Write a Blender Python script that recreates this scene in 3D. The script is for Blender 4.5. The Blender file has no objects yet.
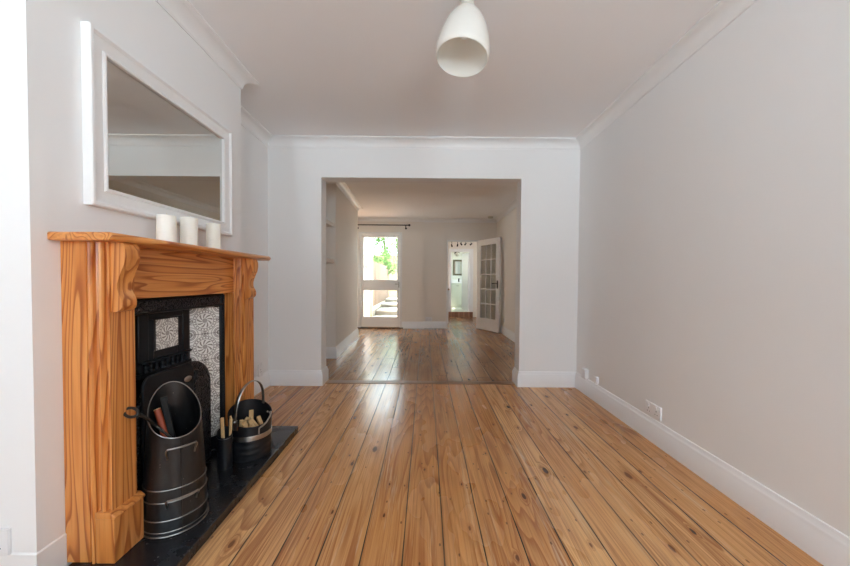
import bpy, bmesh, math, random
from mathutils import Vector, Matrix
PI = math.pi
random.seed(7)
SC = bpy.context.scene
COL = SC.collection

# ------------------------------------------------------------------ colour / node helpers
def srgb(r, g, b):
    def f(c):
        c /= 255.0
        return c / 12.92 if c <= .04045 else ((c + .055) / 1.055) ** 2.4
    return (f(r), f(g), f(b), 1.0)

class NT:
    """small wrapper for building node trees"""
    def __init__(self, name):
        self.m = bpy.data.materials.new(name)
        self.m.use_nodes = True
        self.t = self.m.node_tree
        self.t.nodes.clear()
        self.out = self.t.nodes.new('ShaderNodeOutputMaterial')
    def n(self, typ, **kw):
        nd = self.t.nodes.new(typ)
        for k, v in kw.items():
            setattr(nd, k, v)
        return nd
    def link(self, a, b):
        self.t.links.new(a, b)
    def val(self, sock, v):
        if isinstance(v, bpy.types.NodeSocket):
            self.link(v, sock)
        else:
            sock.default_value = v
    def math(self, op, a, b=0.0, c=0.0, clamp=False):
        nd = self.n('ShaderNodeMath', operation=op, use_clamp=clamp)
        self.val(nd.inputs[0], a); self.val(nd.inputs[1], b); self.val(nd.inputs[2], c)
        return nd.outputs[0]
    def vmul(self, v, s):
        nd = self.n('ShaderNodeVectorMath', operation='MULTIPLY')
        self.val(nd.inputs[0], v); self.val(nd.inputs[1], s)
        return nd.outputs[0]
    def vadd(self, v, s):
        nd = self.n('ShaderNodeVectorMath', operation='ADD')
        self.val(nd.inputs[0], v); self.val(nd.inputs[1], s)
        return nd.outputs[0]
    def sep(self, v):
        nd = self.n('ShaderNodeSeparateXYZ'); self.link(v, nd.inputs[0])
        return nd.outputs
    def comb(self, x, y, z):
        nd = self.n('ShaderNodeCombineXYZ')
        for i, v in enumerate((x, y, z)):
            self.val(nd.inputs[i], v)
        return nd.outputs[0]
    def noise(self, v, scale=1.0, detail=2.0, rough=.5, dist=0.0):
        nd = self.n('ShaderNodeTexNoise')
        self.link(v, nd.inputs['Vector'])
        nd.inputs['Scale'].default_value = scale
        nd.inputs['Detail'].default_value = detail
        nd.inputs['Roughness'].default_value = rough
        nd.inputs['Distortion'].default_value = dist
        return nd.outputs['Fac']
    def ramp(self, f, stops, interp='LINEAR'):
        nd = self.n('ShaderNodeValToRGB')
        cr = nd.color_ramp; cr.interpolation = interp
        while len(cr.elements) < len(stops):
            cr.elements.new(0.5)
        for e, (p, c) in zip(cr.elements, stops):
            e.position = p
            e.color = c if isinstance(c, tuple) else (c, c, c, 1)
        self.link(f, nd.inputs[0])
        return nd.outputs[0]
    def mix(self, f, a, b, mode='MIX'):
        nd = self.n('ShaderNodeMix', data_type='RGBA', blend_type=mode)
        self.val(nd.inputs[0], f); self.val(nd.inputs[6], a); self.val(nd.inputs[7], b)
        return nd.outputs[2]
    def sstep(self, x, lo, hi):
        nd = self.n('ShaderNodeMapRange', interpolation_type='SMOOTHSTEP')
        self.val(nd.inputs[0], x)
        nd.inputs[1].default_value = lo; nd.inputs[2].default_value = hi
        nd.inputs[3].default_value = 0; nd.inputs[4].default_value = 1
        return nd.outputs[0]
    def bump(self, h, strength=.2, dist=.01):
        nd = self.n('ShaderNodeBump')
        nd.inputs['Strength'].default_value = strength
        nd.inputs['Distance'].default_value = dist
        self.link(h, nd.inputs['Height'])
        return nd.outputs[0]
    def bsdf(self, col, rough=.5, metal=0.0, normal=None, spec=.5, coat=0.0, coat_rough=.1, sub=0.0):
        p = self.n('ShaderNodeBsdfPrincipled')
        self.val(p.inputs['Base Color'], col)
        self.val(p.inputs['Roughness'], rough)
        self.val(p.inputs['Metallic'], metal)
        p.inputs['Specular IOR Level'].default_value = spec
        p.inputs['Coat Weight'].default_value = coat
        p.inputs['Coat Roughness'].default_value = coat_rough
        if sub:
            p.inputs['Subsurface Weight'].default_value = sub
            p.inputs['Subsurface Radius'].default_value = (.02, .015, .01)
            p.inputs['Subsurface Scale'].default_value = 1.0
        if normal is not None:
            self.link(normal, p.inputs['Normal'])
        self.link(p.outputs[0], self.out.inputs[0])
        return p
    def pos(self):
        return self.n('ShaderNodeNewGeometry').outputs['Position']
    def objco(self):
        return self.n('ShaderNodeTexCoord').outputs['Object']
    def rnd(self):
        return self.n('ShaderNodeObjectInfo').outputs['Random']

M = {}
def plain(name, col, rough=.5, metal=0.0, spec=.5, var=.04, nscale=30, bump=0.0, coat=0.0, sub=0.0):
    t = NT(name)
    p = t.pos()
    f = t.noise(p, nscale, 3)
    a = tuple(max(0, c * (1 - var)) for c in col[:3]) + (1,)
    b = tuple(min(1, c * (1 + var)) for c in col[:3]) + (1,)
    c = t.mix(f, a, b)
    nrm = t.bump(f, bump, .004) if bump else None
    t.bsdf(c, rough, metal, nrm, spec, coat, sub=sub)
    M[name] = t.m
    return t.m

plain('wall_paint', srgb(236, 236, 236), .75, spec=.25, var=.012, nscale=3, bump=.04)
plain('wall_paint_warm', srgb(234, 229, 222), .75, spec=.25, var=.012, nscale=3, bump=.04)
plain('ceiling_paint', srgb(242, 242, 243), .85, spec=.2, var=.01, nscale=2)
plain('gloss_white', srgb(238, 239, 241), .3, spec=.5, var=.01, nscale=6)
plain('satin_white', srgb(236, 236, 236), .4, spec=.4, var=.015, nscale=25)
plain('socket_white', srgb(232, 232, 233), .3, var=.01)
plain('socket_dark', srgb(40, 40, 42), .6)
plain('wax', srgb(244, 240, 230), .45, spec=.4, var=.02, sub=.15)
plain('wick', srgb(225, 220, 205), .8)
plain('shade_glass', srgb(240, 238, 233), .12, spec=.6, var=.005, coat=.5)
def opal_glass():
    t = NT('opal_glass')
    p = t.bsdf(srgb(243, 242, 238), .12, 0, None, .6)
    tr = t.n('ShaderNodeBsdfTranslucent'); tr.inputs[0].default_value = srgb(248, 246, 242)
    mx = t.n('ShaderNodeMixShader'); mx.inputs[0].default_value = .45
    t.link(p.outputs[0], mx.inputs[1]); t.link(tr.outputs[0], mx.inputs[2]); t.link(mx.outputs[0], t.out.inputs[0])
    M['opal_glass'] = t.m
opal_glass()
plain('holder', srgb(200, 196, 186), .4, var=.02)
plain('brushed_steel', srgb(190, 188, 184), .28, 1.0, var=.08, nscale=60)
plain('aged_silver', srgb(150, 146, 138), .35, 1.0, var=.2, nscale=90)
plain('dark_wire', srgb(150, 148, 145), .3, 1.0, var=.2, nscale=120)
plain('bucket_black', srgb(20, 22, 27), .42, 0.0, spec=.5, var=.15, nscale=60, bump=.05)
plain('dark_void', srgb(10, 10, 11), .8)
plain('black_iron_rod', srgb(58, 56, 54), .38, .7, var=.2, nscale=70)
plain('brown_handle', srgb(160, 70, 40), .5, var=.12, nscale=60)
plain('kindling', srgb(214, 178, 128), .8, var=.15, nscale=70, bump=.2)
plain('rod_dark', srgb(44, 40, 38), .45, .3)
plain('handle_dark', srgb(38, 34, 32), .4, .5)
plain('doormat', srgb(58, 36, 26), .8)
plain('vanity_green', srgb(205, 208, 190), .45, var=.01)
plain('bath_wall', srgb(214, 216, 204), .7, var=.01)
plain('olive_frame', srgb(98, 92, 68), .6)
plain('basin', srgb(238, 238, 234), .15, var=.005)
plain('worktop', srgb(150, 112, 78), .4, var=.12, nscale=14)
plain('cream_render', srgb(180, 160, 126), .9, var=.04, nscale=4, bump=.1)
plain('fence_wood', srgb(120, 100, 84), .9, var=.1, nscale=12)
plain('post_wood', srgb(196, 186, 160), .9, var=.08, nscale=14)
plain('paving', srgb(150, 146, 138), .9, var=.1, nscale=8, bump=.2)
plain('stone_dark', srgb(124, 121, 114), .9, var=.15, nscale=10, bump=.2)
plain('bark', srgb(88, 70, 54), .95, var=.2, nscale=30, bump=.4)
plain('dark_lamp', srgb(40, 38, 36), .6)

def leaf_mat():
    t = NT('leaf')
    c = t.mix(t.noise(t.pos(), 3.0, 3), srgb(44, 82, 26), srgb(90, 128, 48))
    t.bsdf(c, .6)
    M['leaf'] = t.m
leaf_mat()

def brick_white():
    t = NT('white_brick')
    b = t.n('ShaderNodeTexBrick')
    o = t.sep(t.pos())
    t.link(t.comb(t.math('ADD', o[1], o[0]), o[2], 0.0), b.inputs['Vector'])
    b.inputs['Color1'].default_value = srgb(220, 220, 224)
    b.inputs['Color2'].default_value = srgb(208, 209, 214)
    b.inputs['Mortar'].default_value = srgb(180, 180, 186)
    b.inputs['Scale'].default_value = 1
    b.inputs['Brick Width'].default_value = .225
    b.inputs['Row Height'].default_value = .075
    b.inputs['Mortar Size'].default_value = .008
    t.bsdf(b.outputs[0], .9)
    M['white_brick'] = t.m
brick_white()

# ---- wood
def wood_nodes(t, P, light, mid, dark, rings=13.0, cross=5.0, along=.42, fine=95.0):
    """P: vector whose z runs along the grain. Cathedral figure = contour lines of a stretched noise."""
    v = t.vmul(P, (cross, cross, along))
    n1 = t.noise(v, 1.0, 1.2, .45, .25)
    f = t.math('FRACT', t.math('MULTIPLY', n1, rings))
    col = t.ramp(f, [(0, light), (.35, light), (.66, mid), (.86, dark), (.93, dark), (1.0, light)])
    fn = t.noise(t.vmul(P, (fine, fine, 2.6)), 1.0, 3, .6)
    col = t.mix(t.sstep(fn, .42, .72), col, t.mix(.45, col, dark))
    return col, fn, f

def pine(name, axis):
    t = NT(name)
    o = t.sep(t.objco())
    r = t.rnd()
    order = {'z': (0, 1, 2), 'y': (0, 2, 1), 'x': (1, 2, 0)}[axis]
    off = t.math('MULTIPLY', r, 23.0)
    P = t.comb(t.math('ADD', o[order[0]], off), t.math('ADD', o[order[1]], off), t.math('ADD', o[order[2]], off))
    col, fn, f = wood_nodes(t, P, srgb(222, 152, 84), srgb(211, 134, 66), srgb(168, 92, 40), rings=13, cross=10.0, along=.75)
    big = t.noise(P, 3.0, 2)
    col = t.mix(t.math('MULTIPLY', t.sstep(big, .45, .75), .35), col, srgb(188, 112, 52))
    t.bsdf(col, .3, 0, t.bump(fn, .05, .002), .45, coat=.25, coat_rough=.15)
    M[name] = t.m
pine('pine_upright', 'z'); pine('pine_along', 'y'); pine('pine_across', 'x')

BW, BX0 = .1585, .080         # board width and the x of one joint
def floor_mat(name, tint_a, tint_b, tint_dark, rough_lo, rough_hi, joints):
    t = NT(name)
    P = t.pos()
    o = t.sep(P)
    wob = t.math('MULTIPLY', t.math('SUBTRACT', t.noise(t.comb(0.0, o[1], 0.0), 1.1, 1), .5), .012)
    u = t.math('DIVIDE', t.math('SUBTRACT', t.math('ADD', o[0], wob), BX0), BW)
    bi = t.math('FLOOR', u)
    fu = t.math('SUBTRACT', u, bi)
    wn = t.n('ShaderNodeTexWhiteNoise', noise_dimensions='1D')
    t.link(t.math('ADD', bi, .37), wn.inputs['W'])
    rb = wn.outputs['Value']
    rc = t.sep(wn.outputs['Color'])
    yy = t.math('ADD', o[1], t.math('MULTIPLY', rb, 37.0))
    cell = rb
    jl = None
    if joints:
        L = 1.9
        q = t.math('DIVIDE', yy, L)
        qf = t.math('FLOOR', q)
        wn2 = t.n('ShaderNodeTexWhiteNoise', noise_dimensions='2D')
        t.link(t.comb(bi, qf, 0.0), wn2.inputs['Vector'])
        cell = wn2.outputs['Value']
        qq = t.math('SUBTRACT', q, qf)
        jd = t.math('MULTIPLY', t.math('MINIMUM', qq, t.math('SUBTRACT', 1.0, qq)), L)
        jl = t.math('SUBTRACT', 1.0, t.sstep(jd, .001, .004))
    W = t.comb(t.math('ADD', o[0], t.math('MULTIPLY', rb, 11.0)), t.math('MULTIPLY', cell, 19.0), yy)
    # knots
    vo = t.n('ShaderNodeTexVoronoi', voronoi_dimensions='2D', feature='F1')
    t.link(t.comb(t.math('MULTIPLY', t.math('ADD', o[0], t.math('MULTIPLY', rb, 3.0)), 8.0), t.math('MULTIPLY', yy, 3.1), 0.0), vo.inputs['Vector'])
    vo.inputs['Scale'].default_value = 1.0
    vc = t.sep(vo.outputs['Color'])
    kmask = t.math('GREATER_THAN', vc[0], .52)
    krad = t.math('ADD', .035, t.math('MULTIPLY', t.math('POWER', vc[1], 3.0), .085))
    kd = t.math('DIVIDE', t.math('ADD', vo.outputs['Distance'], t.math('MULTIPLY', t.math('SUBTRACT', t.noise(W, 60.0, 2), .5), .05)), krad)
    knot = t.math('MULTIPLY', t.math('SUBTRACT', 1.0, t.sstep(kd, .7, 1.15)), kmask)
    halo = t.math('MULTIPLY', t.math('SUBTRACT', 1.0, t.sstep(kd, .9, 3.2)), kmask)
    # figure, warped round the knots
    v = t.vmul(W, (7.5, 1.0, .55))
    n1 = t.noise(v, 1.0, 1.0, .4, .2)
    n1 = t.math('ADD', n1, t.math('MULTIPLY', halo, .10))
    f = t.math('FRACT', t.math('MULTIPLY', n1, 15.0))
    fig = t.ramp(f, [(0, 0.0), (.5, .25), (.86, 1.0), (.94, 1.0), (1.0, 0.0)])
    figm = t.math('MULTIPLY', fig, t.sstep(t.noise(t.vmul(W, (3, 1, .8)), 1.0, 2), .36, .58))
    base = t.mix(cell, tint_a, tint_b)
    wear = t.noise(t.vmul(P, (1.3, .55, 1)), 1.0, 4, .6)
    base = t.mix(t.math('MULTIPLY', t.sstep(wear, .42, .70), .55), base, srgb(222, 180, 132))
    fine = t.noise(t.vmul(W, (170, 1, 1.6)), 1.0, 4, .65)
    base = t.mix(t.math('MULTIPLY', t.sstep(fine, .44, .70), .6), base, tint_dark)
    patch = t.noise(t.vmul(W, (34, 1, 1.1)), 1.0, 5, .7)
    base = t.mix(t.math('MULTIPLY', t.sstep(patch, .50, .66), .55), base, tint_dark)
    base = t.mix(t.math('MULTIPLY', figm, .7), base, tint_dark)
    pale = t.noise(t.vmul(W, (16, 5, .9)), 1.0, 5, .75)
    base = t.mix(t.math('MULTIPLY', t.sstep(pale, .55, .68), .4), base, srgb(226, 200, 164))
    base = t.mix(t.math('MULTIPLY', halo, .35), base, tint_dark)
    base = t.mix(knot, base, t.mix(vc[2], srgb(64, 36, 18), srgb(118, 70, 36)))
    # nails / dents
    v2 = t.n('ShaderNodeTexVoronoi', voronoi_dimensions='2D', feature='F1')
    t.link(t.comb(t.math('MULTIPLY', o[0], 13.0), t.math('MULTIPLY', yy, 6.0), 0.0), v2.inputs['Vector'])
    v2.inputs['Scale'].default_value = 1.0
    spk = t.math('MULTIPLY', t.math('LESS_THAN', v2.outputs['Distance'], .05), t.math('GREATER_THAN', t.sep(v2.outputs['Color'])[0], .62))
    base = t.mix(t.math('MULTIPLY', spk, .7), base, srgb(60, 36, 20))
    # gaps between boards
    e = t.math('MINIMUM', fu, t.math('SUBTRACT', 1.0, fu))
    em = t.math('MULTIPLY', e, BW)
    gn = t.noise(t.comb(t.math('MULTIPLY', bi, 3.0), t.math('MULTIPLY', o[1], 2.3), 0.0), 1.0, 3)
    gw = t.math('ADD', .0007, t.math('MULTIPLY', gn, .0030))
    gap = t.math('SUBTRACT', 1.0, t.sstep(t.math('DIVIDE', em, gw), .7, 1.5))
    grime = t.math('MULTIPLY', t.math('SUBTRACT', 1.0, t.sstep(em, .001, .016)), .35)
    base = t.mix(t.math('MULTIPLY', grime, t.sstep(gn, .35, .65)), base, srgb(112, 84, 60))
    gapc = t.mix(t.sstep(t.noise(t.comb(bi, t.math('MULTIPLY', o[1], .8), 3.0), 1.7, 2), .5, .62), srgb(46, 32, 22), srgb(104, 84, 62))
    base = t.mix(gap, base, gapc)
    if jl is not None:
        base = t.mix(jl, base, srgb(50, 34, 24))
        gap = t.math('MAXIMUM', gap, jl)
    # cupped, wavy boards
    wav = t.noise(t.vmul(P, (7, 3.2, 1)), 1.0, 2, .45)
    h = t.math('ADD', t.math('MULTIPLY', wav, .30), t.math('MULTIPLY', fine, .02))
    cup = t.math('MULTIPLY', t.math('POWER', t.math('SUBTRACT', fu, .5), 2.0), -.55)
    h = t.math('ADD', h, cup)
    h = t.math('SUBTRACT', h, t.math('MULTIPLY', gap, .25))
    nrm = t.bump(h, .55, .012)
    rr = t.n('ShaderNodeMapRange')
    t.link(wear, rr.inputs[0])
    rr.inputs[1].default_value = .3; rr.inputs[2].default_value = .7
    rr.inputs[3].default_value = rough_lo; rr.inputs[4].default_value = rough_hi
    t.bsdf(base, rr.outputs[0], 0, nrm, .5)
    M[name] = t.m
floor_mat('floor_front', srgb(227, 176, 119), srgb(197, 137, 80), srgb(142, 80, 38), .17, .36, False)
floor_mat('floor_back', srgb(186, 140, 100), srgb(160, 114, 78), srgb(116, 78, 52), .13, .28, True)  # aged boards, tinted darker still to carry the rear room's low light

def slate():
    t = NT('slate')
    p = t.pos()
    n = t.noise(p, 9, 5, .65)
    c = t.mix(n, srgb(22, 22, 25), srgb(40, 40, 44))
    v = t.n('ShaderNodeTexVoronoi', feature='F1'); t.link(p, v.inputs['Vector']); v.inputs['Scale'].default_value = 42
    sp = t.math('MULTIPLY', t.math('LESS_THAN', v.outputs['Distance'], .13), t.math('GREATER_THAN', t.sep(v.outputs['Color'])[0], .7))
    c = t.mix(t.math('MULTIPLY', sp, .35), c, srgb(150, 148, 142))
    t.bsdf(c, t.ramp(n, [(.3, .22), (.7, .30)]), 0, t.bump(n, .2, .003), .5)
    M['slate'] = t.m
slate()

def iron(name, orn):
    t = NT(name)
    p = t.objco()
    n = t.noise(p, 55, 4, .6)
    c = t.mix(n, srgb(13, 16, 20), srgb(25, 29, 36))
    h = t.math('MULTIPLY', n, .3)
    rough = .42
    if orn:
        v = t.n('ShaderNodeTexVoronoi', feature='SMOOTH_F1'); t.link(t.vadd(t.vmul(p, (1, 1, 1)), t.vmul(t.comb(t.noise(p, 22, 2), t.noise(p, 31, 2), 0.0), (.03, .03, .03))), v.inputs['Vector'])
        v.inputs['Scale'].default_value = 46
        w = t.math('SINE', t.math('MULTIPLY', v.outputs['Distance'], 22.0))
        h = t.math('ADD', h, t.math('MULTIPLY', w, .8))
        c = t.mix(t.sstep(w, .2, .9), c, srgb(60, 63, 68))  # crests of the relief coloured paler, as painted highlights
        rough = .36
    t.bsdf(c, rough, .0, t.bump(h, .7 if orn else .22, .006), .35)
    M[name] = t.m
iron('cast_iron', False); iron('cast_iron_ornament', True)

def hod_metal():
    t = NT('hod_metal')
    p = t.objco()
    n = t.noise(t.vmul(p, (9, 9, 3.5)), 1.0, 5, .65)
    c = t.mix(n, srgb(28, 30, 33), srgb(88, 90, 93))
    v = t.n('ShaderNodeTexVoronoi', feature='F1'); t.link(p, v.inputs['Vector']); v.inputs['Scale'].default_value = 62
    vc = t.sep(v.outputs['Color'])
    sp = t.math('MULTIPLY', t.math('LESS_THAN', v.outputs['Distance'], t.math('MULTIPLY', vc[1], .12)), t.math('GREATER_THAN', vc[0], .7))
    c = t.mix(t.math('MULTIPLY', sp, .5), c, srgb(176, 170, 158))
    t.bsdf(c, t.ramp(n, [(.3, .26), (.7, .40)]), t.math('SUBTRACT', .9, t.math('MULTIPLY', sp, .7)), t.bump(n, .12, .004), .5)
    M['hod_metal'] = t.m
hod_metal()

def tile_mat():
    t = NT('patterned_tile')
    uv = t.n('ShaderNodeTexCoord').outputs['UV']
    o = t.sep(uv)
    x = t.math('SUBTRACT', t.math('FRACT', o[0]), .5)
    y = t.math('SUBTRACT', t.math('FRACT', o[1]), .5)
    def L(a, b):
        return t.math('SQRT', t.math('ADD', t.math('MULTIPLY', a, a), t.math('MULTIPLY', b, b)))
    r = L(x, y)
    th = t.math('ARCTAN2', y, x)
    def ring(rr, R0, w):
        return t.math('SUBTRACT', 1.0, t.sstep(t.math('ABSOLUTE', t.math('SUBTRACT', rr, R0)), w * .6, w * 1.3))
    def mx(*a):
        s = a[0]
        for b in a[1:]:
            s = t.math('MAXIMUM', s, b)
        return s
    pet = t.sstep(t.math('SINE', t.math('ADD', t.math('MULTIPLY', th, 9.0), t.math('MULTIPLY', r, 26.0))), .0, .6)
    pet = t.math('MULTIPLY', pet, t.math('MULTIPLY', t.math('LESS_THAN', r, .26), t.math('GREATER_THAN', r, .10)))
    dots = t.math('MULTIPLY', t.sstep(t.math('SINE', t.math('MULTIPLY', th, 22.0)), .1, .5), ring(r, .345, .028))
    core = t.math('MULTIPLY', t.math('LESS_THAN', r, .085), .8)
    ax = t.math('SUBTRACT', .5, t.math('ABSOLUTE', x)); ay = t.math('SUBTRACT', .5, t.math('ABSOLUTE', y))
    rc = L(ax, ay)
    re = t.math('MINIMUM', L(ax, y), L(ay, x))
    d = mx(ring(r, .30, .012), ring(r, .395, .012), pet, dots, core, ring(rc, .20, .012), ring(rc, .145, .012), ring(rc, .07, .035), ring(re, .085, .013), ring(re, .03, .022))
    scroll = t.math('MULTIPLY', ring(t.math('FRACT', t.math('MULTIPLY', L(ax, ay), 9.0)), .5, .14), t.math('GREATER_THAN', r, .42))
    d = t.math('MAXIMUM', d, t.math('MULTIPLY', scroll, .7))
    col = t.mix(t.math('MULTIPLY', d, .85), srgb(240, 238, 233), srgb(128, 119, 114))
    e = t.math('MINIMUM', ax, ay)
    col = t.mix(t.math('LESS_THAN', e, .008), col, srgb(90, 84, 80))
    t.bsdf(col, .15, 0, None, .5, coat=.4, coat_rough=.05)
    M['patterned_tile'] = t.m
tile_mat()

def glass_mat():
    t = NT('thin_glass')
    tr = t.n('ShaderNodeBsdfTransparent'); tr.inputs[0].default_value = (.96, .97, .96, 1)
    gl = t.n('ShaderNodeBsdfGlossy'); gl.inputs['Roughness'].default_value = .02
    lw = t.n('ShaderNodeLayerWeight'); lw.inputs[0].default_value = .5
    fac = t.math('ADD', .03, t.math('MULTIPLY', t.math('POWER', lw.outputs['Facing'], 4.0), .45))
    mx = t.n('ShaderNodeMixShader')
    t.link(fac, mx.inputs[0]); t.link(tr.outputs[0], mx.inputs[1]); t.link(gl.outputs[0], mx.inputs[2])
    t.link(mx.outputs[0], t.out.inputs[0])
    M['thin_glass'] = t.m
glass_mat()
def mirror_mat():
    t = NT('mirror_silver')
    p = t.n('ShaderNodeBsdfGlossy'); p.inputs['Color'].default_value = (.70, .70, .67, 1); p.inputs['Roughness'].default_value = .0
    t.link(p.outputs[0], t.out.inputs[0])
    M['mirror_silver'] = t.m
mirror_mat()
def step_wood():
    t = NT('step_boards')
    o = t.sep(t.pos())
    w = t.n('ShaderNodeTexWhiteNoise', noise_dimensions='1D')
    u = t.math('MULTIPLY', o[0], 14.0)
    t.link(t.math('FLOOR', u), w.inputs['W'])
    c = t.mix(w.outputs['Value'], srgb(120, 82, 62), srgb(166, 124, 100))
    c = t.mix(t.math('LESS_THAN', t.math('FRACT', u), .08), c, srgb(60, 40, 30))
    t.bsdf(c, .6)
    M['step_boards'] = t.m
step_wood()
def bath_tile():
    t = NT('bath_floor_tile')
    b = t.n('ShaderNodeTexBrick'); b.offset = 0
    t.link(t.pos(), b.inputs['Vector'])
    b.inputs['Color1'].default_value = srgb(226, 226, 216); b.inputs['Color2'].default_value = srgb(220, 220, 210)
    b.inputs['Mortar'].default_value = srgb(190, 190, 180); b.inputs['Scale'].default_value = 1
    b.inputs['Brick Width'].default_value = .3; b.inputs['Row Height'].default_value = .3; b.inputs['Mortar Size'].default_value = .006
    t.bsdf(b.outputs[0], .3)
    M['bath_floor_tile'] = t.m
bath_tile()

# ------------------------------------------------------------------ mesh builder
class MB:
    def __init__(self):
        self.bm = bmesh.new()
        self.uv = None
    def box(self, x0, x1, y0, y1, z0, z1, bev=0.0, mat=None):
        bm = self.bm
        vs = [bm.verts.new((x, y, z)) for x in (x0, x1) for y in (y0, y1) for z in (z0, z1)]
        fs = []
        for q in ((0, 1, 3, 2), (4, 6, 7, 5), (0, 4, 5, 1), (2, 3, 7, 6), (0, 2, 6, 4), (1, 5, 7, 3)):
            fs.append(bm.faces.new([vs[i] for i in q]))
        if bev:
            es = list({e for f in fs for e in f.edges})
            r = bmesh.ops.bevel(bm, geom=es, offset=bev, segments=2, affect='EDGES', profile=.6)
            vs = list({v for f in r['faces'] for v in f.verts} | {v for v in vs if v.is_valid})
        if mat is not None:
            for v in vs:
                v.co = mat @ v.co
        return self
    def prism(self, pts, a0, a1, plane='xz'):
        """extrude a closed 2-D outline along the third axis"""
        bm = self.bm
        def mk(p, a):
            return {'xz': (p[0], a, p[1]), 'yz': (a, p[0], p[1]), 'xy': (p[0], p[1], a)}[plane]
        A = [bm.verts.new(mk(p, a0)) for p in pts]
        B = [bm.verts.new(mk(p, a1)) for p in pts]
        n = len(pts)
        bm.faces.new(A); bm.faces.new(B[::-1])
        for i in range(n):
            bm.faces.new((A[i], B[i], B[(i + 1) % n], A[(i + 1) % n]))
        return self
    def lathe(self, prof, c=(0, 0, 0), n=40, mat=None, cap=False):
        bm = self.bm
        rings = []
        for (r, z) in prof:
            ring = []
            for i in range(n):
                a = 2 * PI * i / n
                p = Vector((r * math.cos(a), r * math.sin(a), z))
                if mat is not None:
                    p = mat @ p
                ring.append(bm.verts.new(p + Vector(c)))
            rings.append(ring)
        for A, B in zip(rings, rings[1:]):
            for i in range(n):
                bm.faces.new((A[i], A[(i + 1) % n], B[(i + 1) % n], B[i]))
        if cap:
            bm.faces.new(rings[0][::-1]); bm.faces.new(rings[-1])
        return self
    def tube(self, pts, r, n=10, closed=False, flat=None, up=None):
        """tube along points; flat=(a,b) gives an elliptical/flat section"""
        bm = self.bm
        P = [Vector(p) for p in pts]
        m = len(P)
        rings = []
        prev = Vector(up) if up else None
        for i in range(m):
            if closed:
                d = (P[(i + 1) % m] - P[(i - 1) % m])
            else:
                d = P[min(i + 1, m - 1)] - P[max(i - 1, 0)]
            d.normalize()
            if prev is None:
                prev = d.orthogonal()
            u = prev - d * prev.dot(d)
            if u.length < 1e-6:
                u = d.orthogonal()
            u.normalize(); w = d.cross(u)
            if not up:
                prev = u
            rr = r[i] if isinstance(r, (list, tuple)) else r
            a, b = flat if flat else (rr, rr)
            rings.append([bm.verts.new(P[i] + u * (a * math.cos(2 * PI * k / n)) + w * (b * math.sin(2 * PI * k / n))) for k in range(n)])
        rng = range(m if closed else m - 1)
        for i in rng:
            A, B = rings[i], rings[(i + 1) % m]
            for k in range(n):
                bm.faces.new((A[k], A[(k + 1) % n], B[(k + 1) % n], B[k]))
        if not closed:
            bm.faces.new(rings[0][::-1]); bm.faces.new(rings[-1])
        return self
    def sphere(self, c, r, n=16, sc=(1, 1, 1)):
        prof = [(max(1e-4, r * math.sin(PI * i / n)), -r * math.cos(PI * i / n)) for i in range(n + 1)]
        return self.lathe(prof, c, 2 * n, Matrix.Diagonal((sc[0], sc[1], sc[2])).to_3x3(), cap=True)
    def quad(self, pts, uvs=None):
        vs = [self.bm.verts.new(p) for p in pts]
        f = self.bm.faces.new(vs)
        if uvs:
            if self.uv is None:
                self.uv = self.bm.loops.layers.uv.new('UVMap')
            for l, u in zip(f.loops, uvs):
                l[self.uv].uv = u
        return f
    def build(self, name, mat, parent=None, smooth=True, bev=0.0, angle=35, origin=None):
        bm = self.bm
        bmesh.ops.recalc_face_normals(bm, faces=bm.faces[:])
        if origin is None and len(bm.verts):
            lo = Vector((min(v.co.x for v in bm.verts), min(v.co.y for v in bm.verts), min(v.co.z for v in bm.verts)))
            hi = Vector((max(v.co.x for v in bm.verts), max(v.co.y for v in bm.verts), max(v.co.z for v in bm.verts)))
            origin = Vector(((lo.x + hi.x) / 2, (lo.y + hi.y) / 2, lo.z))
        origin = Vector(origin)
        for v in bm.verts:
            v.co -= origin
        me = bpy.data.meshes.new(name)
        if smooth:
            for f in bm.faces:
                f.smooth = True
            for e in bm.edges:
                if len(e.link_faces) == 2 and e.calc_face_angle(0) > math.radians(angle):
                    e.smooth = False
        bm.to_mesh(me); bm.free()
        o = bpy.data.objects.new(name, me)
        me.materials.append(M[mat] if isinstance(mat, str) else mat)
        COL.objects.link(o)
        if parent is not None:
            o.parent = parent
            w = Vector((0, 0, 0)); p = parent
            while p is not None:
                w += p.location; p = p.parent
            o.location = origin - w
        else:
            o.location = origin
        if bev:
            md = o.modifiers.new('bevel', 'BEVEL'); md.width = bev; md.segments = 2; md.limit_method = 'ANGLE'; md.angle_limit = math.radians(40)
        return o

def tag(o, label, cat, group=None, kind=None):
    o['label'] = label; o['category'] = cat
    if group: o['group'] = group
    if kind: o['kind'] = kind
    return o
def thing(name, loc, label, cat, group=None):
    o = bpy.data.objects.new(name, None)
    o.empty_display_size = .05
    COL.objects.link(o); o.location = loc
    return tag(o, label, cat, group)
def struct(o, label=None, cat=None):
    o['kind'] = 'structure'
    if label: o['label'] = label
    if cat: o['category'] = cat
    return o

# ------------------------------------------------------------------ dimensions (metres)
XL, XR, D = -1.551, 1.508, 3.408          # front room left alcove wall, right wall, partition
XB, YN, YF = -1.263, 1.11, 2.378          # chimney breast face and its two ends
ZC = 2.425                                 # front ceiling
DB = 3.578                                 # back of the partition
OL, OR, OH = -1.028, .936, 2.054           # opening
YW = -2.0                                  # front (window) wall behind the camera
RXL, RXR, RD, RZ = -1.551, 1.55, 7.51, 2.40   # rear room
KD = 9.966                                 # kitchen end wall
TH = .12

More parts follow.
